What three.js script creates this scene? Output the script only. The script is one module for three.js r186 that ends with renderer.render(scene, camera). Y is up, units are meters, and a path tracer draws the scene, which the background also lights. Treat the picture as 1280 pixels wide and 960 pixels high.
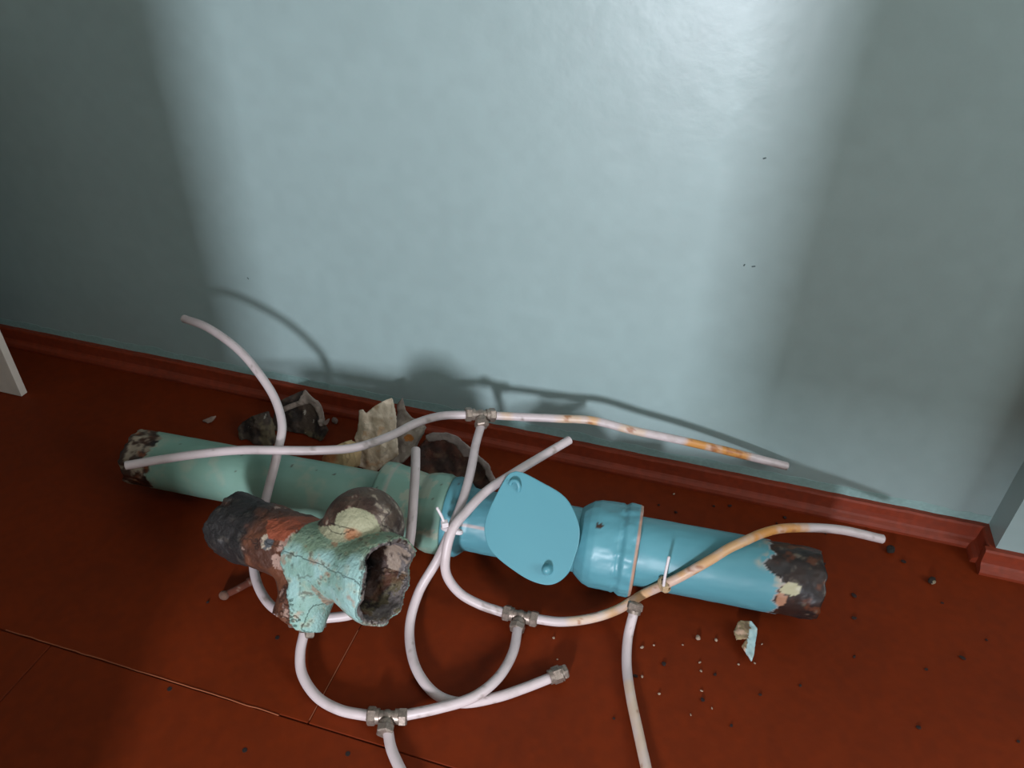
import * as THREE from 'three';
import { mergeGeometries } from 'three/addons/utils/BufferGeometryUtils.js';
import { RoundedBoxGeometry } from 'three/addons/geometries/RoundedBoxGeometry.js';
import { RectAreaLightUniformsLib } from 'three/addons/lights/RectAreaLightUniformsLib.js';

// ---------------------------------------------------------------- camera, sky, lights, exposure
const scene = new THREE.Scene();
const camera = new THREE.PerspectiveCamera(53.13, 4 / 3, 0.02, 50);
camera.position.set(0, 1.08, 1.22);
camera.up.set(-0.182, 0.8086, -0.5596);
camera.lookAt(-0.2153, 1.08 - 0.588, 1.22 - 0.7797);
scene.background = new THREE.Color(0.55, 0.6, 0.66);
RectAreaLightUniformsLib.init();
// two unseen windows: low one lights the wall from behind, right one lightens the shade
const UNSEEN_WIN1 = { x: -0.1, y: 0.66, z: 2.58, w: 0.15, h: 0.3, power: 368, color: 0xf2f4ff };
const UNSEEN_WIN2 = { x: 1.98, y: 1.45, z: 1.25, w: 1.1, h: 1.2, power: 7.4, color: 0xf6fbff };
function unseenWindowLight(o, tx, ty, tz) {
  const l = new THREE.RectAreaLight(o.color, o.power, o.w, o.h);
  l.position.set(o.x, o.y, o.z); l.lookAt(tx, ty, tz); scene.add(l);
}
unseenWindowLight(UNSEEN_WIN1, UNSEEN_WIN1.x, UNSEEN_WIN1.y, 0);
unseenWindowLight(UNSEEN_WIN2, 0, UNSEEN_WIN2.y, UNSEEN_WIN2.z);
const renderer = new THREE.WebGLRenderer({ antialias: true });
renderer.toneMapping = THREE.LinearToneMapping;
renderer.toneMappingExposure = 1.0;
renderer.shadowMap.enabled = true;

// ---------------------------------------------------------------- helpers
let seed = 20240;
function rnd() { seed = (seed + 0x6d2b79f5) | 0; let t = Math.imul(seed ^ (seed >>> 15), 1 | seed); t = (t + Math.imul(t ^ (t >>> 7), 61 | t)) ^ t; return ((t ^ (t >>> 14)) >>> 0) / 4294967296; }
const rr = (a, b) => a + (b - a) * rnd();
function hash3(x, y, z) { let h = Math.imul(x, 374761393) ^ Math.imul(y, 668265263) ^ Math.imul(z, 2147483647 ^ 0x5bd1e995); h = Math.imul(h ^ (h >>> 13), 1274126177); h ^= h >>> 16; return (h >>> 0) / 4294967296; }
const fade = (t) => t * t * t * (t * (t * 6 - 15) + 10), mix = (a, b, t) => a + (b - a) * t, sat = (x) => Math.min(1, Math.max(0, x));
const sstep = (a, b, x) => { const t = sat((x - a) / (b - a)); return t * t * (3 - 2 * t); };
function noise(x, y, z) {                                   // 0..1 value noise
  const i = Math.floor(x), j = Math.floor(y), k = Math.floor(z), u = fade(x - i), v = fade(y - j), w = fade(z - k);
  const c = (a, b, d) => hash3(i + a, j + b, k + d);
  return mix(mix(mix(c(0, 0, 0), c(1, 0, 0), u), mix(c(0, 1, 0), c(1, 1, 0), u), v), mix(mix(c(0, 0, 1), c(1, 0, 1), u), mix(c(0, 1, 1), c(1, 1, 1), u), v), w);
}
function fbm(x, y, z, n = 4) { let s = 0, a = 0.5, t = 0; for (let i = 0; i < n; i++) { s += a * noise(x, y, z); t += a; x = x * 2.03 + 7.1; y = y * 2.03 + 3.7; z = z * 2.03 + 5.3; a *= 0.5; } return s / t; }
const V = (x, y, z) => new THREE.Vector3(x, y, z), C = (h) => new THREE.Color(h);
const used = {};
function numbered(n) { used[n] = (used[n] ?? -1) + 1; return used[n] ? n + '_' + String(used[n]).padStart(3, '0') : n; }
function mesh(name, geo, mat, parent) { const m = new THREE.Mesh(geo, mat); m.name = name; m.castShadow = m.receiveShadow = true; (parent ?? scene).add(m); return m; }
function tag(o, label, category, group) { o.userData.label = label; o.userData.category = category; if (group) o.userData.group = group; return o; }
function struct(name, geo, mat, label) { const m = mesh(numbered(name), geo, mat); m.userData.kind = 'structure'; if (label) m.userData.label = label; return m; }
// A thing: its parts are given in world places; the group is set at the thing's base and the parts are moved back by it.
function thing(name, label, category, parts, group) {
  const g = new THREE.Group(); g.name = numbered(name); tag(g, label, category, group);
  const box = new THREE.Box3();
  for (const p of parts) { p.geo.computeBoundingBox(); box.union(p.geo.boundingBox); }
  const b = V((box.min.x + box.max.x) / 2, box.min.y, (box.min.z + box.max.z) / 2);
  g.position.copy(b); scene.add(g);
  for (const p of parts) {
    p.geo.translate(-b.x, -b.y, -b.z);
    const m = mesh(p.name, p.geo, p.mat, g); if (p.label) m.userData.label = p.label;
    for (const s of p.sub ?? []) { s.geo.translate(-b.x, -b.y, -b.z); mesh(s.name, s.geo, s.mat, m); }
  }
  return g;
}
function single(name, label, category, geo, mat, group) {            // a thing of one mesh, its origin at its base
  geo.computeBoundingBox(); const q = geo.boundingBox, b = V((q.min.x + q.max.x) / 2, q.min.y, (q.min.z + q.max.z) / 2);
  geo.translate(-b.x, -b.y, -b.z); const m = mesh(numbered(name), geo, mat); m.position.copy(b); return tag(m, label, category, group);
}
function uvMetres(geo) {                                             // planar uv in metres by the face's main axis
  const g = geo.index ? geo.toNonIndexed() : geo, p = g.attributes.position, n = g.attributes.normal, uv = new Float32Array(p.count * 2);
  for (let i = 0; i < p.count; i++) {
    const a = [Math.abs(n.getX(i)), Math.abs(n.getY(i)), Math.abs(n.getZ(i))], k = a.indexOf(Math.max(...a));
    uv[2 * i] = k === 0 ? p.getZ(i) : p.getX(i); uv[2 * i + 1] = k === 1 ? p.getZ(i) : p.getY(i);
  }
  g.setAttribute('uv', new THREE.BufferAttribute(uv, 2)); return g;
}
function slab(x0, x1, y0, y1, z0, z1, r = 0) {
  const g = r ? new RoundedBoxGeometry(x1 - x0, y1 - y0, z1 - z0, 2, r) : new THREE.BoxGeometry(x1 - x0, y1 - y0, z1 - z0);
  g.translate((x0 + x1) / 2, (y0 + y1) / 2, (z0 + z1) / 2); return uvMetres(g);
}
// tileable textures of periodic noise
function periodic(fn, size, srgb, metres) {
  const data = new Uint8Array(size * size * 4);
  for (let y = 0; y < size; y++) for (let x = 0; x < size; x++) { const c = fn(x / size, y / size); data.set([c[0], c[1], c[2], 255], (y * size + x) * 4); }
  const t = new THREE.DataTexture(data, size, size); t.wrapS = t.wrapT = THREE.RepeatWrapping; t.magFilter = t.minFilter = THREE.LinearFilter;
  if (srgb) t.colorSpace = THREE.SRGBColorSpace; t.repeat.set(1 / metres, 1 / metres); t.needsUpdate = true; return t;
}
function pnoise(u, v, f, s) {                                        // periodic value noise on a torus grid of f cells
  const x = u * f, y = v * f, i = Math.floor(x), j = Math.floor(y), a = fade(x - i), b = fade(y - j), m = (q) => ((q % f) + f) % f;
  return mix(mix(hash3(m(i), m(j), s), hash3(m(i + 1), m(j), s), a), mix(hash3(m(i), m(j + 1), s), hash3(m(i + 1), m(j + 1), s), a), b);
}
const pfbm = (u, v, f, s, n) => { let t = 0, a = 0.5, k = 0; for (let i = 0; i < n; i++) { t += a * pnoise(u, v, f << i, s + i); k += a; a *= 0.55; } return t / k; };
function tones(hex, spread, fx, fy, metres) {                        // a colour with fine and coarse grain
  const c = C(hex).convertLinearToSRGB();
  return periodic((u, v) => { const k = 1 + spread * (pfbm(u, v, fx, 3, 5) - 0.5) + spread * 0.6 * (pnoise(u, v, fy, 11) - 0.5); return [c.r, c.g, c.b].map((q) => Math.round(255 * sat(q * k))); }, 512, true, metres);
}
function relief(f, n, metres) { return periodic((u, v) => { const h = Math.round(255 * pfbm(u, v, f, 21, n)); return [h, h, h]; }, 512, false, metres); }
function coloured(geo, fn) {                                         // vertex colours from a function of place
  const p = geo.attributes.position, a = new Float32Array(p.count * 3), c = C(0);
  for (let i = 0; i < p.count; i++) { fn(c, p.getX(i), p.getY(i), p.getZ(i)); a[3 * i] = c.r; a[3 * i + 1] = c.g; a[3 * i + 2] = c.b; }
  geo.setAttribute('color', new THREE.BufferAttribute(a, 3)); return geo;
}
// naive surface nets: a signed distance field (negative inside) becomes an indexed mesh
function field(fn, lo, hi, cell) {
  const nx = Math.ceil((hi[0] - lo[0]) / cell) + 1, ny = Math.ceil((hi[1] - lo[1]) / cell) + 1, nz = Math.ceil((hi[2] - lo[2]) / cell) + 1;
  const d = new Float32Array(nx * ny * nz), at = (i, j, k) => (k * ny + j) * nx + i;
  for (let k = 0; k < nz; k++) for (let j = 0; j < ny; j++) for (let i = 0; i < nx; i++) {
    const edge = !i || !j || !k || i === nx - 1 || j === ny - 1 || k === nz - 1;
    d[at(i, j, k)] = edge ? Math.max(1e-4, fn(lo[0] + i * cell, lo[1] + j * cell, lo[2] + k * cell)) : fn(lo[0] + i * cell, lo[1] + j * cell, lo[2] + k * cell);
  }
  const id = new Int32Array(nx * ny * nz).fill(-1), pos = [], ix = [];
  for (let k = 0; k < nz - 1; k++) for (let j = 0; j < ny - 1; j++) for (let i = 0; i < nx - 1; i++) {
    let sx = 0, sy = 0, sz = 0, n = 0;
    for (let e = 0; e < 12; e++) {
      const ax = e >> 2, p = e & 1, q = (e >> 1) & 1, a = ax === 0 ? [0, p, q] : ax === 1 ? [p, 0, q] : [p, q, 0], b = a.slice(); b[ax] = 1;
      const da = d[at(i + a[0], j + a[1], k + a[2])], db = d[at(i + b[0], j + b[1], k + b[2])];
      if ((da < 0) !== (db < 0)) { const t = da / (da - db); sx += a[0] + (b[0] - a[0]) * t; sy += a[1] + (b[1] - a[1]) * t; sz += a[2] + (b[2] - a[2]) * t; n++; }
    }
    if (n) { id[at(i, j, k)] = pos.length / 3; pos.push(lo[0] + (i + sx / n) * cell, lo[1] + (j + sy / n) * cell, lo[2] + (k + sz / n) * cell); }
  }
  for (let k = 1; k < nz - 1; k++) for (let j = 1; j < ny - 1; j++) for (let i = 1; i < nx - 1; i++) {
    const a = d[at(i, j, k)] < 0;
    const quad = (o, A, B, D, E) => { if (A < 0 || B < 0 || D < 0 || E < 0) return; if (o) ix.push(A, B, D, A, D, E); else ix.push(A, D, B, A, E, D); };
    if (a !== d[at(i + 1, j, k)] < 0) quad(a, id[at(i, j - 1, k - 1)], id[at(i, j, k - 1)], id[at(i, j, k)], id[at(i, j - 1, k)]);
    if (a !== d[at(i, j + 1, k)] < 0) quad(a, id[at(i - 1, j, k - 1)], id[at(i - 1, j, k)], id[at(i, j, k)], id[at(i, j, k - 1)]);
    if (a !== d[at(i, j, k + 1)] < 0) quad(a, id[at(i - 1, j - 1, k)], id[at(i, j - 1, k)], id[at(i, j, k)], id[at(i - 1, j, k)]);
  }
  const g = new THREE.BufferGeometry(); g.setAttribute('position', new THREE.Float32BufferAttribute(pos, 3)); g.setIndex(ix); g.computeVertexNormals(); return g;
}
const smin = (a, b, k) => { const h = sat(0.5 + (0.5 * (b - a)) / k); return mix(b, a, h) - k * h * (1 - h); };
function poly2(p, x, y) {                                            // signed distance to a polygon
  let d = 1e9, s = 1;
  for (let i = 0, j = p.length - 1; i < p.length; j = i++) {
    const ex = p[j][0] - p[i][0], ey = p[j][1] - p[i][1], wx = x - p[i][0], wy = y - p[i][1], t = sat((wx * ex + wy * ey) / (ex * ex + ey * ey));
    d = Math.min(d, Math.hypot(wx - ex * t, wy - ey * t));
    const c1 = y >= p[i][1], c2 = y < p[j][1], c3 = ex * wy > ey * wx; if ((c1 && c2 && c3) || (!c1 && !c2 && !c3)) s = -s;
  }
  return s * d;
}
const vmat = (rough, extra = {}) => new THREE.MeshStandardMaterial({ vertexColors: true, roughness: rough, ...extra });

// ---------------------------------------------------------------- materials
const M = {
  wall: new THREE.MeshPhysicalMaterial({ map: tones(0x97acab, 0.04, 6, 40, 0.9), roughness: 0.38, bumpMap: relief(14, 5, 0.45), bumpScale: 0.0005 }),
  pale: new THREE.MeshStandardMaterial({ map: tones(0xe6e2da, 0.06, 6, 40, 1.1), roughness: 0.8 }),
  band: new THREE.MeshStandardMaterial({ map: tones(0x8eaeab, 0.12, 8, 60, 0.3), roughness: 0.42 }),
  floor: new THREE.MeshPhysicalMaterial({ map: tones(0x692406, 0.14, 7, 70, 0.8), roughness: 0.62, specularIntensity: 0.3, bumpMap: relief(12, 5, 0.5), bumpScale: 0.0008 }),
  skirt: new THREE.MeshStandardMaterial({ map: tones(0x7d2b0d, 0.2, 6, 60, 0.5), roughness: 0.6, bumpMap: relief(16, 4, 0.4), bumpScale: 0.0008 }),
  under: new THREE.MeshStandardMaterial({ color: 0x3a2a20, roughness: 0.9 }),
  board: new THREE.MeshStandardMaterial({ map: tones(0xd9cfc4, 0.06, 6, 40, 0.6), roughness: 0.5 }),
  wood: new THREE.MeshStandardMaterial({ map: tones(0xc2b49d, 0.1, 6, 40, 0.7), roughness: 0.6 }),  // pale finish of the unseen blockers, bounces light back
  nickel: new THREE.MeshStandardMaterial({ map: tones(0x8f8176, 0.35, 8, 60, 0.05), roughness: 0.42, metalness: 0.55 }),
  paint: vmat(0.4), rusty: vmat(0.85, { bumpMap: relief(24, 4, 0.12), bumpScale: 0.0014 }), dull: vmat(0.9, { bumpMap: relief(24, 4, 0.12), bumpScale: 0.001 }), tube: vmat(0.42),
  tie: new THREE.MeshStandardMaterial({ color: 0xd8cfd0, roughness: 0.5 }), tieTan: new THREE.MeshStandardMaterial({ color: 0xb59b78, roughness: 0.55 }),
  mark: new THREE.MeshStandardMaterial({ color: 0x4c5c5c, roughness: 0.8 }), hole: new THREE.MeshStandardMaterial({ color: 0x1d0f0a, roughness: 0.9 }),
  pane: new THREE.MeshPhysicalMaterial({ color: 0xffffff, transmission: 1, thickness: 0, roughness: 0.05 }),
};

// ---------------------------------------------------------------- the room
const X0 = -2.6, X1 = 2.0, Z1 = 2.6, H = 2.5;
{
  const w = struct('wall_front', slab(X0 - 0.15, X1 + 0.15, 0, H, -0.15, 0), M.wall, 'teal oil-painted plaster wall');
  // repainted strip along the skirting: a second coat of paint with a wavy brushed edge
  const s = new THREE.Shape(); s.moveTo(X0, 0.03); s.lineTo(0.59, 0.03);
  for (let x = 0.59; x > X0; x -= 0.012) s.lineTo(x, 0.066 + 0.010 * (fbm(x * 9, 1.7, 2) - 0.5) + 0.006 * (noise(x * 60, 3, 4) - 0.5));
  s.lineTo(X0, 0.066);
  const band = new THREE.ExtrudeGeometry(s, { depth: 0.0006, bevelEnabled: false }); band.computeVertexNormals();
  mesh('paint_band', uvMetres(band), M.band, w).userData.label = 'darker brushed strip of teal paint above the skirting';
  for (const [x, y, len, a] of [[-0.085, 0.901, 0.012, 0.5], [-0.105, 0.899, 0.006, 0.2], [0.055, 0.676, 0.005, 0.4], [0.075, 0.495, 0.006, 0.3], [0.06, 0.495, 0.004, 1.2], [-0.915, 0.303, 0.005, -0.9]]) {
    const g = new RoundedBoxGeometry(len, 0.0022, 0.0008, 2, 0.0004); g.rotateZ(a); g.translate(x, y, 0.0004); mesh('scuff_mark', g, M.mark, w);
  }
  struct('wall_left', slab(X0 - 0.15, X0, 0, H, 0, Z1), M.wall);
  // right and back walls with openings for the unseen windows
  const wallWith = (name, flat, lo, hi, o) => {
    const parts = [[lo, o.c - o.w / 2, 0, H], [o.c + o.w / 2, hi, 0, H], [o.c - o.w / 2, o.c + o.w / 2, 0, o.y - o.h / 2], [o.c - o.w / 2, o.c + o.w / 2, o.y + o.h / 2, H]].map(([a, b, c, d]) => flat(a, b, c, d));
    return struct(name, mergeGeometries(parts), M.wall);
  };
  wallWith('wall_right', (a, b, c, d) => slab(X1, X1 + 0.15, c, d, a, b), 0, Z1, { c: UNSEEN_WIN2.z, w: UNSEEN_WIN2.w + 0.1, y: UNSEEN_WIN2.y, h: UNSEEN_WIN2.h + 0.1 });
  wallWith('wall_back', (a, b, c, d) => slab(a, b, c, d, Z1, Z1 + 0.15), X0 - 0.15, X1 + 0.15, { c: UNSEEN_WIN1.x, w: UNSEEN_WIN1.w + 0.08, y: UNSEEN_WIN1.y, h: UNSEEN_WIN1.h + 0.08 });
  const frame = (o, along) => {  // frames and panes of the two unseen windows
    const f = struct('window', mergeGeometries([[-1, 0], [1, 0], [0, -1], [0, 1]].map(([a, b]) => {
      const t = 0.035, W = o.w / 2 + 0.02, Hh = o.h / 2 + 0.02, g = a ? slab(a * W - t / 2, a * W + t / 2, -Hh - t / 2, Hh + t / 2, 0, 0.05) : slab(-W + t / 2, W - t / 2, b * Hh - t / 2, b * Hh + t / 2, 0, 0.05);
      if (along) g.rotateY(Math.PI / 2); g.translate(along ? X1 + 0.05 : o.x, o.y, along ? o.z : Z1 + 0.05); return g;
    })), M.board);
    const p = slab(-o.w / 2, o.w / 2, -o.h / 2, o.h / 2, -0.002, 0.002); if (along) p.rotateY(Math.PI / 2); p.translate(along ? X1 + 0.08 : o.x, o.y, along ? o.z : Z1 + 0.08); mesh('pane', p, M.pane, f);
  };
  frame(UNSEEN_WIN1, false); frame(UNSEEN_WIN2, true);
  struct('ceiling', slab(X0 - 0.15, X1 + 0.15, H, H + 0.15, -0.15, Z1 + 0.15), M.pale);
  const fl = struct('floor', slab(X0 - 0.15, X1 + 0.15, -0.2, -0.02, -0.15, Z1 + 0.15), M.under, 'floor of reddish-brown painted boards');
  const sheet = (x0, x1, z0, z1) => mesh('floorboard', slab(x0, x1, -0.02, 0, z0, z1, 0.0022), M.floor, fl);
  sheet(X0, -0.4436, 0, 0.7); sheet(-0.4428, X1, 0, 0.7); sheet(X0, -0.9, 0.7012, 1.4); sheet(-0.8992, X1, 0.7012, 1.4); sheet(X0, X1, 1.4008, Z1);
  // filler ridge that has risen along the seam
  const ridge = (x0, z0, x1, z1, w) => { const pts = []; for (let i = 0; i <= 40; i++) { const t = i / 40; pts.push(V(mix(x0, x1, t), 0.0002, mix(z0, z1, t) + 0.0015 * (noise(t * 30, x0, 1) - 0.5))); } return new THREE.TubeGeometry(new THREE.CatmullRomCurve3(pts), 80, w, 6); };
  const worn = new THREE.MeshStandardMaterial({ color: 0x95502f, roughness: 0.7 });
  mesh('filler_ridge', ridge(-0.99, 0.699, -0.49, 0.701, 0.0009), worn, fl); mesh('filler_ridge', ridge(-0.443, 0.53, -0.4432, 0.695, 0.0007), worn, fl);
  for (const [x, z] of [[-0.509, 0.763], [-0.366, 0.725], [-0.562, 0.582], [-0.671, 0.712]]) { const g = new THREE.CylinderGeometry(0.0036, 0.0036, 0.0006, 10); g.translate(x, 0.0003, z); mesh('nail_head', g, M.hole, fl); }
  // pier in the right corner
  struct('wall_pier', slab(0.592, X1, 0, H, 0, 0.062), M.wall, 'shallow teal pier at the right end of the wall');
  // skirting: a small moulded profile with an uneven paint edge
  const skirting = (len, top) => {
    const prof = [[0, top], [0.010, top], [0.0125, top - 0.004], [0.014, top - 0.018], [0.0155, 0.020], [0.0185, 0.016], [0.025, 0.012], [0.028, 0.006], [0.028, 0], [0, 0]], n = Math.ceil(len / 0.008), pos = [], ix = [];
    for (let i = 0; i <= n; i++) { const x = (len * i) / n; for (const [z, y] of prof) pos.push(x, y + (y > top - 0.006 ? 0.0028 * (fbm(x * 40, len, 2) - 0.5) : 0), z + (z ? 0.001 * (noise(x * 14, y * 90, 2) - 0.5) : 0)); }
    const m = prof.length; for (let i = 0; i < n; i++) for (let j = 0; j < m - 1; j++) { const a = i * m + j; ix.push(a, a + 1, a + m + 1, a, a + m + 1, a + m); }
    const g = new THREE.BufferGeometry(); g.setAttribute('position', new THREE.Float32BufferAttribute(pos, 3)); g.setIndex(ix);
    const f = g.toNonIndexed(); f.computeVertexNormals(); return f;
  };
  struct('baseboard_front', uvMetres(skirting(0.592 - X0, 0.047).translate(X0, 0, 0)), M.skirt, 'reddish-brown painted skirting along the teal wall');
  const endProfile = new THREE.Shape([[0, 0], [0.028, 0], [0.028, 0.006], [0.025, 0.012], [0.0185, 0.016], [0.0155, 0.02], [0.014, 0.029], [0.0125, 0.043], [0.01, 0.047], [0, 0.047]].map((q) => new THREE.Vector2(...q)));
  const solid = (len) => new THREE.ExtrudeGeometry(endProfile, { depth: len, bevelEnabled: false });
  struct('baseboard_pier', mergeGeometries([uvMetres(solid(X1 - 0.574).rotateY(-Math.PI / 2).translate(X1, 0, 0.062)), uvMetres(solid(0.06).rotateY(Math.PI).translate(0.592, 0, 0.0615))]), M.skirt, 'skirting around the pier');
}

// ---------------------------------------------------------------- furniture at the edge, and unseen light blockers out of view
thing('shelf_unit', 'white furniture panel standing on the floor at the left edge by the wall', 'furniture', [
  { name: 'panel', geo: slab(-2.05, -1.447, 0.001, 0.74, 0.166, 0.183, 0.001), mat: M.board },
  { name: 'top', geo: slab(-2.07, -1.43, 0.741, 0.76, 0.04, 0.52, 0.001), mat: M.board },
  { name: 'panel', geo: slab(-2.05, -2.034, 0.001, 0.74, 0.19, 0.5, 0.001), mat: M.board }]);
function blocker(x0, x1, z0, z1, h, lift, legs, label) {  // unseen cabinet shape that narrows the light falling on the wall
  const parts = [{ name: 'carcass', geo: slab(x0, x1, lift, h, z0 + 0.02, z1, 0.003), mat: M.wood }];
  for (const k of [0, 1]) parts.push({ name: 'door', geo: slab(mix(x0, x1, k / 2) + 0.002, mix(x0, x1, (k + 1) / 2) - 0.002, lift + 0.01, h - 0.03, z0, z0 + 0.019, 0.002), mat: M.wood });
  for (const x of legs) for (const z of [z0 + 0.05, z1 - 0.07]) parts.push({ name: 'leg', geo: slab(x, x + 0.035, 0.001, lift, z, z + 0.035, 0.002), mat: M.wood });
  thing('unseen_blocker', label, 'blocker', parts);
}
blocker(-0.018, 0.5, 1.36, 1.6, 1.95, 0.43, [0.3, 0.46], 'unseen cabinet shape on legs behind the viewer, placed to shade the wall at right');  // out of view, darkens the wall where the viewer would block light
blocker(-1.35, -0.497, 1.36, 1.8, 1.95, 0.06, [-1.33, -0.54], 'unseen cabinet shape behind the viewer, placed to shade the wall at left');  // out of view, ends the lit part of the wall at left

// ---------------------------------------------------------------- the cast-iron soil pipe
const PA = V(-0.976, 0.0775, 0.342), PE = V(0.9986, 0, -0.0529), PS = V(0.0529, 0, 0.9986), PU = V(0, 1, 0);
function resample(prof, step) { const o = []; for (let i = 0; i < prof.length; i++) { const p = prof[i], q = prof[(i + 1) % prof.length], n = Math.max(1, Math.round(Math.hypot(q[0] - p[0], q[1] - p[1]) / step)); for (let k = 0; k < n; k++) o.push(p.map((v, j) => mix(v, q[j], k / n))); } return o; }
// closed profile of [a along the axis, radius, raggedness of the end, 1 inside]; colour(c, a, th, x, y, z, inside), swell(a, th, inside)
function revolve(prof, colour, swell, m = 128, step = 0.003) {
  const P = resample(prof.map((p) => [p[0], p[1], p[2] ?? 0, p[3] ?? 0]), step), pos = [], col = [], ix = [], c = C(0), q = V(0, 0, 0);
  P.forEach(([a, r, w, inn]) => {
    for (let j = 0; j < m; j++) {
      const th = (2 * Math.PI * j) / m, cx = Math.cos(th), sx = Math.sin(th);
      const A = a + w * (fbm(cx * 1.6 + 9, sx * 1.6, w * 3 + a, 4) - 0.5) * 2, R = r + (swell ? swell(A, th, inn) : 0);
      q.copy(PA).addScaledVector(PE, A).addScaledVector(PU, R * cx).addScaledVector(PS, R * sx);
      pos.push(q.x, q.y, q.z); colour(c, A, th, q.x, q.y, q.z, inn); col.push(c.r, c.g, c.b);
    }
  });
  for (let i = 0; i < P.length; i++) for (let j = 0; j < m; j++) { const a = i * m + j, b = i * m + ((j + 1) % m), i2 = (i + 1) % P.length, d = i2 * m + j, e = i2 * m + ((j + 1) % m); ix.push(a, d, b, b, d, e); }
  const g = new THREE.BufferGeometry(); g.setAttribute('position', new THREE.Float32BufferAttribute(pos, 3)); g.setAttribute('color', new THREE.Float32BufferAttribute(col, 3)); g.setIndex(ix); g.computeVertexNormals(); return g;
}
const GREEN = C(0x7ca093), GREEN2 = C(0x6f9180), BLUE = C(0x5c9aa5), BLUE2 = C(0x528d99), PRIMER = C(0xb59890), RUST = C(0x3c261c), BLACK = C(0x211d1d), BEIGE = C(0xb3a48f), ORANGE = C(0xa05528), CREAM = C(0xb3ae8e);
const t1 = C(0);
function rustTone(c, x, y, z) { c.copy(BLACK).lerp(RUST, sstep(0.35, 0.65, fbm(x * 28, y * 28, z * 28))); const k = fbm(x * 60 + 5, y * 60, z * 60 + 2); c.lerp(ORANGE, 0.55 * sstep(0.6, 0.75, k)); c.lerp(BEIGE, 0.5 * sstep(0.66, 0.8, fbm(x * 90, y * 90 + 4, z * 90))); return c; }
function flecks(c, x, y, z, k = 1) { if (noise(x * 190, y * 190, z * 190) * noise(x * 61 + 3, y * 61, z * 61) > 0.80 - 0.06 * k) c.lerp(RUST, 0.75); }
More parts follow.
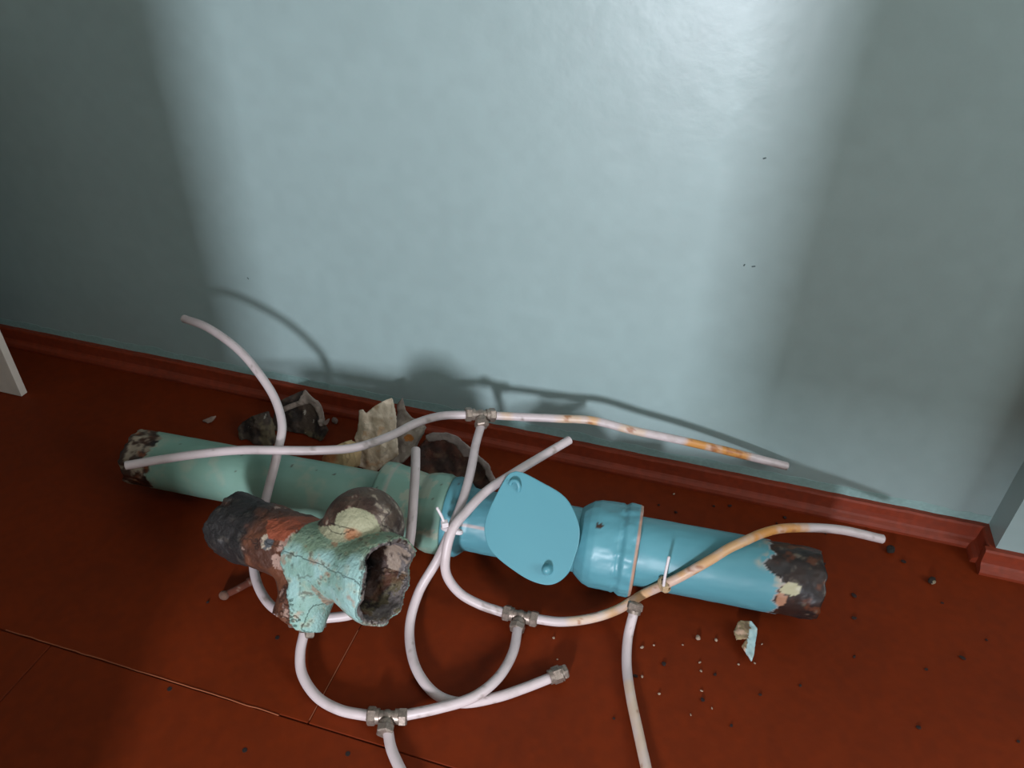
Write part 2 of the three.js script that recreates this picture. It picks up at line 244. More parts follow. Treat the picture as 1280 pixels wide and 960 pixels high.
{
  const blue = (c, a, th, x, y, z) => { c.copy(BLUE).lerp(BLUE2, fbm(x * 22, y * 22, z * 22)); flecks(c, x, y, z, 0.3); };
  const green = (c, x, y, z) => { c.copy(GREEN).lerp(GREEN2, fbm(x * 18, y * 18, z * 18)); c.lerp(BEIGE, 0.25 * sstep(0.55, 0.8, fbm(x * 40 + 8, y * 40, z * 40))); flecks(c, x, y, z, 0.5); };
  const edgeL = (th) => 0.036 + 0.03 * (fbm(Math.cos(th) * 2.6 + 3, Math.sin(th) * 2.6, 4, 5) - 0.5) * 2;
  const edgeR = (th) => 1.168 + 0.035 * (fbm(Math.cos(th) * 2.4 + 8, Math.sin(th) * 2.4, 7, 5) - 0.5) * 2 + 0.02 * Math.cos(th - 1.9);
  const leftPipe = revolve([[-0.014, 0.0535, 0.018], [0.515, 0.0535], [0.515, 0.046, 0, 1], [-0.014, 0.045, 0.018, 1]],
    (c, a, th, x, y, z, inn) => { if (inn > 0.2 || a < edgeL(th)) { rustTone(c, x, y, z); if (inn < 0.2) c.lerp(BEIGE, 0.6 * sstep(0.5, 0.66, fbm(x * 75, y * 75 + 9, z * 75))); } else { green(c, x, y, z); if (a < edgeL(th) + 0.006) c.lerp(BEIGE, 0.6 * noise(x * 120, y * 120, z * 120)); } },
    (a, th, inn) => (inn > 0.2 ? -0.006 * fbm(a * 30, Math.cos(th) * 3, Math.sin(th) * 3) : a < edgeL(th) ? -0.002 + 0.009 * (fbm(a * 50, Math.cos(th) * 4, Math.sin(th) * 4 + 3) - 0.45) : 0.0005 * noise(a * 60, Math.cos(th) * 8, Math.sin(th) * 8)));
  const wob = (a, th) => 0.0012 * (fbm(a * 30, Math.cos(th) * 5, Math.sin(th) * 5) - 0.5) * 2;
  const leftSocket = revolve([[0.487, 0.056], [0.486, 0.0725], [0.490, 0.0762], [0.505, 0.0765], [0.515, 0.0735], [0.545, 0.069], [0.566, 0.0655], [0.577, 0.070], [0.588, 0.0725], [0.606, 0.0725], [0.615, 0.069], [0.618, 0.06], [0.615, 0.05, 0, 1], [0.5, 0.055, 0, 1]],
    (c, a, th, x, y, z) => { green(c, x, y, z); c.lerp(PRIMER, 0.45 * sstep(0.004, 0.001, Math.abs(a - 0.509 - 0.003 * noise(th * 4, 1, 1)))); if (fbm(x * 30 + 1, y * 30, z * 30) > 0.64) c.lerp(BEIGE, 0.4); }, wob);
  const body = revolve([[0.616, 0.05], [0.617, 0.0695], [0.625, 0.0715], [0.637, 0.0705], [0.643, 0.066], [0.652, 0.057], [0.66, 0.0555], [0.71, 0.0555], [0.80, 0.0555], [0.858, 0.0555], [0.858, 0.045, 0, 1], [0.64, 0.045, 0, 1]],
    (c, a, th, x, y, z) => { blue(c, a, th, x, y, z); const q = Math.abs(th - 0.95 - 0.06 * noise(a * 60, 1, 1)); if (a > 0.64 && a < 0.72) c.lerp(PRIMER, 0.8 * sstep(0.05, 0.02, q)); }, wob);
  const rightSocket = revolve([[0.85, 0.05], [0.85, 0.057], [0.857, 0.063], [0.868, 0.071], [0.88, 0.0745], [0.905, 0.0752], [0.919, 0.0755], [0.9225, 0.0735], [0.926, 0.0755], [0.931, 0.0785], [0.946, 0.0785], [0.9515, 0.0765], [0.9525, 0.068, 0.001], [0.945, 0.0608]],
    (c, a, th, x, y, z) => { blue(c, a, th, x, y, z); const e = a - 0.947 + 0.003 * (fbm(th * 3, 4, 5) - 0.5); if (e > 0) { c.copy(PRIMER).lerp(BEIGE, noise(th * 9, 2, 2)); if (fbm(th * 2.2 + 4, 7, 7) > 0.55 || a < 0.95) c.lerp(ORANGE, 0.4); } if (Math.abs(a - 0.885) < 0.006 && Math.abs(th - 0.35) < 0.05 * noise(a * 500, 1, 1) + 0.02) c.copy(RUST); },
    (a, th) => wob(a, th) * (a > 0.915 ? 3.2 : 1.5));
  const rightPipe = revolve([[0.93, 0.059], [1.246, 0.059, 0.008], [1.246, 0.049, 0.008, 1], [0.93, 0.05, 0, 1]],
    (c, a, th, x, y, z, inn) => {
      if (inn > 0.2) { rustTone(c, x, y, z); return; }
      const e = a - edgeR(th), patch = Math.hypot((a - 1.196) / 0.022, (th - 0.95) / 0.22) + 0.7 * (noise(x * 70, y * 70, z * 70) - 0.5), p2 = Math.hypot((a - 1.185) / 0.012, (th - 1.4) / 0.35) + 0.7 * (noise(x * 80, y * 80 + 2, z * 80) - 0.5);
      if (e < -0.001) { blue(c, a, th, x, y, z); if (e > -0.022 && Math.cos(th - 0.1) > 0.6) c.lerp(BEIGE, 0.75 * sstep(-0.022, -0.004, e) * sstep(0.35, 0.6, noise(x * 80, y * 80, z * 80))); if (e > -0.004) c.lerp(PRIMER, 0.5); return; }
      rustTone(c, x, y, z); c.lerp(BLACK, 0.55); if (patch < 0.75) c.copy(CREAM).lerp(ORANGE, sstep(0.5, 0.75, noise(x * 60 + 3, y * 60, z * 60))); else if (p2 < 0.7) c.copy(ORANGE).lerp(BEIGE, 0.4);
    },
    (a, th, inn) => (inn > 0.2 ? -0.005 * fbm(a * 30, Math.cos(th) * 3, Math.sin(th) * 3) : a > edgeR(th) ? -0.0012 + 0.006 * (fbm(a * 45, Math.cos(th) * 4, Math.sin(th) * 4) - 0.5) : 0.0006 * noise(a * 50, Math.cos(th) * 8, Math.sin(th) * 8)));
  // inspection cover: a flat two-bolt flange on a short neck, facing up and towards the room
  const tilt = THREE.MathUtils.degToRad(43), N = PU.clone().multiplyScalar(Math.cos(tilt)).addScaledVector(PS, Math.sin(tilt)), L = PS.clone().multiplyScalar(Math.cos(tilt)).addScaledVector(PU, -Math.sin(tilt));
  const place = new THREE.Matrix4().makeBasis(PE, L.clone().negate(), N).setPosition(PA.clone().addScaledVector(PE, 0.776).addScaledVector(N, 0.0855));
  const outline = [[-0.043, 0.091], [-0.029, 0.090], [0, 0.081], [0.036, 0.068], [0.057, 0.051], [0.074, 0.023], [0.0785, -0.004], [0.0755, -0.031], [0.071, -0.052], [0.058, -0.070], [0.040, -0.0785], [0.014, -0.077], [-0.013, -0.068], [-0.048, -0.051], [-0.067, -0.034], [-0.0775, -0.007], [-0.075, 0.020], [-0.068, 0.046], [-0.060, 0.071], [-0.053, 0.085]];
  const plateGeo = (k, depth, z0) => { const s = new THREE.Shape(new THREE.SplineCurve(outline.concat([outline[0]]).map((p) => new THREE.Vector2(p[0] * k, p[1] * k))).getPoints(110)); const g = new THREE.ExtrudeGeometry(s, { depth, bevelEnabled: true, bevelThickness: 0.0018, bevelSize: 0.0016, bevelSegments: 2 }); g.translate(0, 0, z0); return g; };
  const paintBlue = (g) => coloured(g.applyMatrix4(place), (c, x, y, z) => blue(c, 0, 0, x, y, z));
  const bolt = (x, y, hook) => { const a = new THREE.CylinderGeometry(0.0075, 0.0105, 0.012, 12); a.rotateX(Math.PI / 2); a.translate(x, y, 0.004); const b = new THREE.SphereGeometry(0.0075, 18, 12); b.translate(x, y, 0.011); return paintBlue(mergeGeometries([a, b])); };
  const hookGeo = () => { const g = new THREE.TubeGeometry(new THREE.CatmullRomCurve3([V(-0.049, 0.069, 0), V(-0.046, 0.075, 0.005), V(-0.038, 0.075, 0.007), V(-0.033, 0.068, 0.005), V(-0.033, 0.06, 0)]), 20, 0.0035, 8); return paintBlue(g); };
  const neck = new THREE.CylinderGeometry(0.061, 0.058, 0.06, 56); neck.rotateX(Math.PI / 2); neck.translate(0, 0, -0.047);
  thing('soil_pipe', 'long cast-iron pipe, pale green then turquoise, with broken rusty ends, lying along the wall', 'pipe', [
    { name: 'pipe_length', geo: leftPipe, mat: M.paint, label: 'pale green pipe length with a crumbling rusty end' }, { name: 'socket', geo: leftSocket, mat: M.paint, label: 'pale green socket' },
    { name: 'inspection_body', geo: body, mat: M.paint }, { name: 'neck', geo: paintBlue(neck), mat: M.paint }, { name: 'flange', geo: paintBlue(plateGeo(0.975, 0.006, -0.019)), mat: M.paint },
    { name: 'cover_plate', geo: paintBlue(plateGeo(1, 0.0065, -0.008)), mat: M.paint, label: 'flat turquoise inspection cover', sub: [{ name: 'bolt', geo: bolt(0.037, -0.056, false), mat: M.paint }, { name: 'bolt', geo: hookGeo(), mat: M.paint }] },
    { name: 'socket', geo: rightSocket, mat: M.paint, label: 'turquoise socket with a pinkish worn rim' }, { name: 'pipe_length', geo: rightPipe, mat: M.paint, label: 'turquoise pipe length with a blackened broken end' }]);
}

// ---------------------------------------------------------------- the broken branch fitting in front of the pipe
{
  const lf = V(-0.668, 0.147, 0.497), mo = V(-0.358, 0.201, 0.571), d = mo.clone().sub(lf).normalize(), run = mo.distanceTo(lf);
  const c0 = V(-0.492, 0.169, 0.526), v = V(-0.266, 0.804, 0.532), u = V(0.095, 0.571, -0.816);
  const dome = V(-0.427, 0.214, 0.497), stub0 = V(-0.486, 0.168, 0.537), stub1 = V(-0.4955, 0.1, 0.611), sd = stub1.clone().sub(stub0).normalize(), sl = stub1.distanceTo(stub0);
  const p = V(0, 0, 0), q = V(0, 0, 0);
  const coords = (x, y, z) => { p.set(x, y, z).sub(lf); const a = p.dot(d); q.copy(p).addScaledVector(d, -a); const r = q.length(); return [a, r, Math.atan2(q.dot(u), q.dot(v)), p.set(x, y, z).sub(c0).dot(d) / 0.917, p.dot(u) / 0.917, p.dot(v)]; };
  const paintEdge = (U) => -0.012 + (U > 0 ? U * 0.42 : U < -0.04 ? (U + 0.04) * -0.5 : 0);
  const masks = (x, y, z, A, U) => { const e = A - paintEdge(U) + 0.018 * (fbm(x * 40, y * 40, z * 40) - 0.5), cap = Math.hypot(x - dome.x, y - dome.y, z - dome.z); return [e, cap]; };
  const sdf = (x, y, z) => {
    const [a, r, th, A, U] = coords(x, y, z), k = a / run, n1 = fbm(x * 24, y * 24, z * 24) - 0.5;
    const flare = 0.053 + 0.0135 * sstep(run - 0.075, run - 0.01, a) + 0.003 * sstep(0.08, 0, a);
    const rag0 = 0.012 * (fbm(Math.cos(th) * 2, Math.sin(th) * 2, 3, 5) - 0.5), rag1 = 0.03 * (fbm(Math.cos(th) * 2.2 + 5, Math.sin(th) * 2.2, 3, 5) - 0.5);
    let s = Math.max(r - flare, -a + rag0, a - run - rag1);
    p.set(x, y, z).sub(dome); s = smin(s, Math.max(p.length() - 0.0615, -(x - dome.x) * 0 - 1), 0.012);
    p.set(x, y, z).sub(stub0); const t = p.dot(sd); q.copy(p).addScaledVector(sd, -t);
    const sr = q.length() - (0.0445 - 0.003 * sstep(0, sl, t)); s = smin(s, Math.max(sr, -t - 0.02, t - sl - 0.006 * n1), 0.02);
    const [e] = masks(x, y, z, A, U); if (e < 0) s += 0.0014 - 0.011 * n1 - 0.004 * (fbm(x * 75, y * 75, z * 75) - 0.5); else s -= 0.0006 * (fbm(x * 90, y * 90, z * 90) - 0.5);
    let bore = Math.max(r - (flare - 0.0115 + 0.014 * (fbm(x * 34 + 4, y * 34, z * 34) - 0.5)), -a - 0.05, 0.006 - Math.abs(a - 0.11));
    bore = Math.min(bore, Math.max(q.length() - 0.029, -t + 0.01));
    return Math.max(s, -bore, 0.0015 - y);
  };
  const g = field(sdf, [-0.69, 0.06, 0.425], [-0.305, 0.29, 0.665], 0.0026), OL = C(0x86866b), PINK = C(0xa88a7c), PRIM = C(0x8c4630), GREY = C(0x5d5654), DARK = C(0x150e0b), MORTAR = C(0x8f7f70);
  coloured(g, (c, x, y, z) => {
    const [a, r, th, A, U, W] = coords(x, y, z), [e, cap] = masks(x, y, z, A, U), n = fbm(x * 36, y * 36, z * 36), n2 = fbm(x * 85 + 3, y * 85, z * 85);
    const flare = 0.053 + 0.0135 * sstep(run - 0.075, run - 0.01, a) + 0.003 * sstep(0.08, 0, a);
    if (a > 0 && a < run + 0.03 && r < flare - 0.0035 && cap > 0.0) {                                   // bore and the broken rims
      if (a > run - 0.02 && r > flare - 0.013 && n2 < 0.62) { c.copy(GREY).lerp(BEIGE, 0.35 * sstep(0.5, 0.7, n2)); return; }
      c.copy(DARK).lerp(RUST, 0.8 * sstep(0.45, 0.65, n));
      const deep = a > run - 0.05 + 0.05 * (n - 0.5), back = Math.abs(th) > 1.75;
      if (deep && back && th > 0 && th < 2.8) c.lerp(MORTAR, 0.9 * sstep(0.4, 0.5, n2 * 0.5 + n * 0.5)); else if (deep && back) { c.lerp(C(0x655c44), 0.8 * sstep(0.45, 0.65, n2)); c.lerp(C(0x5a3420), 0.6 * sstep(0.52, 0.66, n)); }
      return;
    }
    if (cap < 0.069 && r > flare + 0.001 && U > 0.015 && A > 0.01) {                                    // domed top: rust with a patch of old paint that runs down to the body
      const patch = Math.min(Math.hypot((A - 0.098) / 0.036, (U - 0.055) / 0.03), Math.hypot((A - 0.075) / 0.06, (U - 0.03) / 0.016)) + 0.5 * (n - 0.5);
      if (patch < 0.95) { c.copy(OL).lerp(CREAM, 0.55 * n2); c.lerp(ORANGE, 0.7 * sstep(0.55, 0.2, Math.hypot((A - 0.098) / 0.03, (U - 0.042) / 0.022) + 0.6 * (n2 - 0.5))); return; }
      c.copy(C(0x38241a)).lerp(C(0x554336), sstep(0.35, 0.65, n)); c.lerp(C(0x5c2a1c), 0.6 * sstep(0.5, 0.7, n2) * sstep(0.1, 0.06, A)); c.lerp(C(0x6f6259), 0.7 * sstep(0.48, 0.62, n2) * sstep(0.085, 0.12, A)); c.lerp(BEIGE, 0.6 * sstep(0.66, 0.73, n2)); return;
    }
    const prim = poly2([[-0.072, 0.018], [-0.03, 0.045], [0.008, 0.062], [-0.004, 0.022], [-0.016, -0.004], [-0.052, -0.006]], A, U) + 0.008 * (n2 - 0.5);
    if (prim < 0 && W > 0) { c.copy(PRIM).lerp(ORANGE, 0.25 * n2); return; }
    if (e > 0) {
      c.copy(C(0x8fb3ad)).lerp(C(0x7c9f92), sstep(0.4, 0.7, n)); c.lerp(C(0x677a5f), 0.85 * sstep(-0.012, 0.004, U + 0.25 * Math.max(0, A - 0.03) * -0.6 + 0.02 * (n - 0.5))); c.lerp(CREAM, 0.3 * sstep(0.55, 0.7, n2)); c.lerp(ORANGE, 0.45 * sstep(0.68, 0.76, fbm(x * 50 + 2, y * 50, z * 50 + 9)));
      if (U < -0.06 && A > 0.055) c.lerp(ORANGE, 0.5 * sstep(0.45, 0.6, n)); if (n2 > 0.725) c.lerp(RUST, 0.6); if (Math.abs(fbm(x * 22, y * 22 + 5, z * 22) - 0.5) < 0.008 && n > 0.5) c.lerp(C(0x54685e), 0.7); return;
    }
    const bl = sstep(-0.085, -0.115, A + 0.05 * (n - 0.5));
    c.copy(C(0x4a2c1f)).lerp(C(0x6d4028), 0.7 * sstep(0.45, 0.65, n)); c.lerp(C(0x221f1e).lerp(C(0x3d3833), sstep(0.55, 0.7, n2)), bl);
    if (Math.hypot((A + 0.05) / 0.016, (U + 0.012) / 0.014) + 0.5 * (n - 0.5) < 0.9) c.copy(C(0x4b4d50)).lerp(BEIGE, sstep(0.5, 0.62, n2)); 
    if (Math.hypot((A + 0.026) / 0.016, (U + 0.036) / 0.014) + 0.9 * (n2 - 0.5) < 0.75) c.copy(PINK);
    if (e > -0.014 && n2 > 0.55) c.lerp(PINK, 0.75); if (bl < 0.6 && n2 > 0.745) c.lerp(PINK, 0.8);
  });
  single('branch_fitting', 'broken iron branch fitting with flaking green paint, blackened end and open ragged mouth', 'pipe fitting', uvMetres(g), vmat(0.62, { bumpMap: relief(24, 4, 0.12), bumpScale: 0.0016 }));
}

// ---------------------------------------------------------------- white plastic tubing with compression tees
const R = 0.0079, WHITE = C(0xc6b8b7), DIRT = C(0x8b7d74), STAIN = C(0xc98a45), PALESTAIN = C(0xd9b98c);
function tube(pts, stains = [], dirt = 0.75) {                        // one length of tubing with open cut ends; stains: [from, to, strength] along the length
  const curve = new THREE.CatmullRomCurve3(pts.map((q) => V(...q)), false, 'centripetal'), len = curve.getLength(), n = Math.ceil(len / 0.0045), m = 18, g0 = new THREE.TubeGeometry(curve, n, R, m);
  const parts = [g0];
  for (const [t, s] of [[0, -1], [1, 1]]) {
    const o = curve.getPointAt(t), dir = curve.getTangentAt(t).multiplyScalar(s), q = new THREE.Quaternion().setFromUnitVectors(V(0, 1, 0), dir);
    const cap = new THREE.LatheGeometry([[0, -0.003], [0.0052, -0.003], [0.0054, 0], [0.0062, 0.0008], [0.0074, 0.0006], [R, -0.0004]].map(([a, b]) => new THREE.Vector2(a, b)), m); cap.applyQuaternion(q); cap.translate(o.x, o.y, o.z); parts.push(cap);
  }
  const g = mergeGeometries(parts), uv = g.attributes.uv, tubeVerts = g0.attributes.position.count; let i = -1;
  coloured(g, (c, x, y, z) => {
    i++; c.copy(WHITE); const s = i < tubeVerts ? uv.getX(i) : i < tubeVerts + (g.attributes.position.count - tubeVerts) / 2 ? 0 : 1, k = fbm(x * 60, y * 60, z * 60), k2 = noise(x * 150, y * 150, z * 150) * noise(x * 40 + 2, y * 40, z * 40);
    c.lerp(DIRT, dirt * (0.25 * sstep(0.5, 0.75, k) + 0.8 * sstep(0.56, 0.64, k2)));
    for (const [a, b, w] of stains) { const f = sstep(a - 0.012, a + 0.012, s + 0.03 * (k - 0.5)) * sstep(b + 0.012, b - 0.012, s + 0.03 * (k - 0.5)); if (f > 0) c.lerp(t1.copy(STAIN).lerp(PALESTAIN, 1 - w), f * (0.45 + 0.55 * sstep(0.3, 0.6, k)) * Math.min(1, w + 0.35)); if (f > 0 && k2 > 0.55) c.lerp(C(0x9a5a38), 0.6 * f); }
  });
  return { name: 'tube', geo: g, mat: M.tube };
}
function along(g, dir, o) { g.applyQuaternion(new THREE.Quaternion().setFromUnitVectors(V(0, 1, 0), dir.clone().normalize())); return g.translate(o.x, o.y, o.z); }
function nut(o, dir, spin = 0.3, r = 0.0135, h = 0.013) {            // hexagon nut with chamfered faces and a collar
  const pos = new THREE.LatheGeometry([[0.0005, -h / 2], [r * 0.86, -h / 2], [r, -h / 2 + 0.002], [r, h / 2 - 0.002], [r * 0.86, h / 2], [0.0005, h / 2]].map(([a, b]) => new THREE.Vector2(a, b)), 6).toNonIndexed(); pos.computeVertexNormals(); pos.rotateY(spin);
  const ring = new THREE.CylinderGeometry(0.0112, 0.0112, 0.006, 20).toNonIndexed(); ring.translate(0, -h / 2 - 0.002, 0);
  return uvMetres(along(mergeGeometries([pos, ring]), dir, o));
}
function tee(o, run, branch) {                                       // body with three nuts
  const c = V(...o), r = V(...run).normalize(), b = V(...branch); b.addScaledVector(r, -b.dot(r)).normalize();
  const bodyParts = [along(new THREE.CylinderGeometry(0.0086, 0.0086, 0.036, 20), r, c), along(new THREE.CylinderGeometry(0.0086, 0.0086, 0.02, 20), b, c.clone().addScaledVector(b, 0.01)), new THREE.SphereGeometry(0.0102, 18, 12).translate(c.x, c.y, c.z)].map((g) => g.toNonIndexed());
  const at = (dd, k) => c.clone().addScaledVector(dd, k);
  return { name: 'tee_fitting', geo: uvMetres(mergeGeometries(bodyParts)), mat: M.nickel, label: 'grey metal compression tee', sub: [{ name: 'nut', geo: nut(at(r, 0.023), r), mat: M.nickel }, { name: 'nut', geo: nut(at(r, -0.023), r.clone().negate(), 0.8), mat: M.nickel }, { name: 'nut', geo: nut(at(b, 0.021), b, 0.1), mat: M.nickel }] };
}
const toward = (a, b) => [b[0] - a[0], b[1] - a[1], b[2] - a[2]], cut = (a, b, k) => { const d = toward(a, b), l = Math.hypot(...d); return a.map((q, i) => q + (d[i] / l) * k); };
{
  const T1 = [-0.360, 0.177, 0.136], l1 = [-0.380, 0.181, 0.148], r1 = [-0.339, 0.172, 0.125];
  const endNut = V(-0.108, 0.0135, 0.522), endDir = V(0.8, 0.03, -0.62);
  const ends = mergeGeometries([nut(endNut, endDir, 0.2, 0.0132, 0.016), nut(endNut.clone().addScaledVector(endDir, 0.013), endDir, 0.6, 0.0118, 0.008), uvMetres(along(new THREE.TorusGeometry(0.0118, 0.0014, 6, 24).rotateX(Math.PI / 2), V(0.7, 0.25, -0.6), endNut.clone().addScaledVector(endDir, 0.007)))]);
  thing('tubing_branch', 'white tubing with one tee before the wall and a loop ending in a nut', 'tubing', [
    tube([[-0.932, 0.139, 0.424], [-0.887, 0.143, 0.400], [-0.815, 0.154, 0.372], [-0.742, 0.169, 0.356], [-0.675, 0.181, 0.349], [-0.604, 0.181, 0.327], [-0.543, 0.176, 0.293], [-0.497, 0.172, 0.237], [-0.469, 0.171, 0.190], [-0.431, 0.176, 0.162], cut(l1, T1, -0.004)]),
    tube([cut(r1, T1, -0.004), [-0.273, 0.174, 0.112], [-0.213, 0.176, 0.100], [-0.152, 0.181, 0.093], [-0.078, 0.170, 0.085], [0.011, 0.156, 0.069], [0.117, 0.131, 0.044], [0.216, 0.103, 0.018]], [[0.02, 0.06, 0.2], [0.2, 0.3, 0.25], [0.3, 0.345, 0.6], [0.42, 0.5, 0.2], [0.64, 0.86, 0.95]], 1.2),
    tube([[-0.352, 0.166, 0.158], [-0.347, 0.163, 0.2], [-0.333, 0.158, 0.273], [-0.326, 0.150, 0.335], [-0.327, 0.135, 0.389], [-0.337, 0.100, 0.426], [-0.359, 0.050, 0.466], [-0.357, 0.020, 0.514], [-0.322, 0.011, 0.574], [-0.276, 0.009, 0.606], [-0.237, 0.009, 0.608], [-0.188, 0.009, 0.584], [-0.151, 0.010, 0.557], [-0.116, 0.012, 0.529]]),
    tee(T1, toward(l1, r1), [0.02, -0.02, 0.06]), { name: 'end_nut', geo: ends, mat: M.nickel, label: 'metal nut with wire wrapped round it' }]);

  const T2 = [-0.191, 0.020, 0.438], T3 = [-0.331, 0.014, 0.663], T4 = [-0.506, 0.053, 0.569];
  thing('tubing_network', 'white tubing winding over the turquoise pipe and under the green fitting, with three tees', 'tubing', [
    tube([[-0.182, 0.178, 0.158], [-0.217, 0.175, 0.209], [-0.258, 0.171, 0.270], [-0.289, 0.166, 0.318], [-0.307, 0.160, 0.365], [-0.319, 0.151, 0.401], [-0.323, 0.115, 0.428], [-0.319, 0.080, 0.439], [-0.296, 0.045, 0.442], [-0.260, 0.028, 0.442], [-0.216, 0.020, 0.440]]),
    tube([[-0.166, 0.020, 0.436], [-0.125, 0.018, 0.428], [-0.076, 0.019, 0.406], [-0.038, 0.024, 0.380], [-0.003, 0.048, 0.357], [0.028, 0.087, 0.359], [0.050, 0.108, 0.354], [0.072, 0.125, 0.343], [0.094, 0.137, 0.327], [0.116, 0.1465, 0.307], [0.140, 0.149, 0.285], [0.165, 0.145, 0.257], [0.195, 0.138, 0.229], [0.233, 0.127, 0.203], [0.303, 0.110, 0.169], [0.380, 0.090, 0.148]], [[0.18, 0.36, 0.5], [0.36, 0.6, 0.55], [0.6, 0.78, 0.95], [0.08, 0.18, 0.2]], 0.9),
    tube([[-0.189, 0.020, 0.459], [-0.183, 0.022, 0.509], [-0.192, 0.026, 0.563], [-0.217, 0.027, 0.604], [-0.260, 0.022, 0.632], [-0.308, 0.015, 0.655]]),
    tube([[-0.353, 0.013, 0.669], [-0.404, 0.010, 0.672], [-0.448, 0.010, 0.662], [-0.485, 0.018, 0.637], [-0.499, 0.030, 0.612], [-0.504, 0.042, 0.588]]),
    tube([[-0.322, 0.012, 0.682], [-0.308, 0.009, 0.703], [-0.283, 0.009, 0.728], [-0.246, 0.009, 0.760]]),
    tube([[-0.970, 0.280, 0.149], [-0.905, 0.283, 0.167], [-0.828, 0.265, 0.191], [-0.768, 0.243, 0.222], [-0.719, 0.214, 0.254], [-0.686, 0.190, 0.294], [-0.675, 0.172, 0.331], [-0.670, 0.152, 0.361], [-0.671, 0.128, 0.383], [-0.668, 0.098, 0.419], [-0.659, 0.070, 0.467], [-0.642, 0.055, 0.504], [-0.614, 0.048, 0.535], [-0.58, 0.047, 0.558], [-0.533, 0.052, 0.575]]),
    tube([[-0.483, 0.053, 0.560], [-0.443, 0.055, 0.541], [-0.402, 0.065, 0.506], [-0.382, 0.100, 0.472], [-0.379, 0.145, 0.441], [-0.384, 0.165, 0.417], [-0.393, 0.186, 0.385], [-0.406, 0.200, 0.344], [-0.423, 0.208, 0.299]]),
    tee(T2, [1, 0.02, -0.03], [0.03, -0.12, 1]), tee(T3, [0.9, 0, -0.25], [0.5, 0, 0.85]), tee(T4, [1, 0, -0.28], [0.1, -0.75, 0.8])]);

  const dn = V(-0.011, 0.052, 0.388), dd = V(0.004, 0.066, -0.06);
  thing('tubing_tail', 'white tube on the floor running from the tan cable tie out of the picture', 'tubing', [
    tube([[-0.0115, 0.044, 0.397], [-0.013, 0.020, 0.425], [-0.007, 0.009, 0.468], [0.008, 0.009, 0.521], [0.026, 0.009, 0.570], [0.045, 0.009, 0.620], [0.063, 0.009, 0.666]], [[0.4, 1, 0.1]], 0.7),
    { name: 'end_nut', geo: nut(dn, dd, 0.2), mat: M.nickel, label: 'metal nut under the stained tube' }]);

  const tieAt = (o, dir, rx, ry, head, tail, mat, mat2, label) => {
    const ring = new THREE.TorusGeometry(1, 0.17, 8, 40); ring.scale(rx, ry, 0.024); ring.rotateX(-Math.PI / 2); along(ring, dir, o); ring.computeVertexNormals();
    const hd = new RoundedBoxGeometry(0.011, 0.01, 0.01, 2, 0.0014); hd.rotateY(0.6); hd.translate(head.x, head.y, head.z);
    const tl = new THREE.TubeGeometry(new THREE.CatmullRomCurve3(tail), 12, 0.0024, 8); const e = tail[tail.length - 1], s = new THREE.SphereGeometry(0.0026, 8, 6).translate(e.x, e.y, e.z);
    thing('cable_tie', label, 'cable tie', [{ name: 'strap', geo: ring, mat }, { name: 'head', geo: hd, mat }, { name: 'tail', geo: mergeGeometries([tl, s]), mat: mat2 }]);
  };
  tieAt(V(-0.323, 0.141, 0.397), V(0.05, 0.75, -0.6), 0.0165, 0.0115, V(-0.333, 0.158, 0.403), [V(-0.334, 0.16, 0.403), V(-0.340, 0.169, 0.398), V(-0.349, 0.179, 0.393)], M.tie, M.tie, 'white plastic cable tie binding two tubes left of the round cover');
  tieAt(V(0.028, 0.087, 0.359), V(0.7, 0.8, -0.08), 0.0115, 0.0125, V(0.029, 0.094, 0.37), [V(0.027, 0.098, 0.372), V(0.026, 0.12, 0.367), V(0.0265, 0.146, 0.354)], M.tieTan, M.tie, 'tan cable tie with an upright white tail on the stained tube');
}

// ---------------------------------------------------------------- broken pieces behind the pipe
// a leaning plate from an outline in its own plane (x, t up the lean), standing at depth z0
function shard(outline, z0, lean, thick, rough, bend = 0, cell = 0.0026) {
  const up = V(0, Math.sqrt(1 - lean * lean), -lean), nn = V(0, lean, Math.sqrt(1 - lean * lean)), xs = outline.map((o) => o[0]), ts = outline.map((o) => o[1]);
  const x0 = Math.min(...xs), x1 = Math.max(...xs), t0 = Math.min(...ts), t1_ = Math.max(...ts), xm = (x0 + x1) / 2, pad = thick + rough * 2 + Math.abs(bend) + 0.012;
  const fn = (x, y, z) => {
    const t = y * up.y + (z - z0) * up.z, w = y * nn.y + (z - z0) * nn.z - bend * (1 - ((x - xm) / (x1 - x0) * 2) ** 2);
    const n = fbm(x * 26, y * 26, z * 26) - 0.5, n2 = fbm(x * 70, y * 70, z * 70) - 0.5, crease = Math.abs(((x * 31 + t * 12 + n * 1.2) % 1 + 1) % 1 - 0.5) - 0.25;
    return Math.max(Math.max(poly2(outline, x + 0.004 * n2, t + 0.004 * n2), Math.abs(w + rough * n * 2 + rough * 0.6 * crease) - thick / 2 - 0.004 * n2) * 0.8, 0.001 - y);
  };
  const zs = [z0 + t0 * up.z, z0 + t1_ * up.z];
  return uvMetres(field(fn, [x0 - 0.012, 0, Math.max(0.032, Math.min(...zs) - pad)], [x1 + 0.012, t1_ * up.y + pad + 0.01, Math.max(...zs) + pad + 0.01], cell));
}
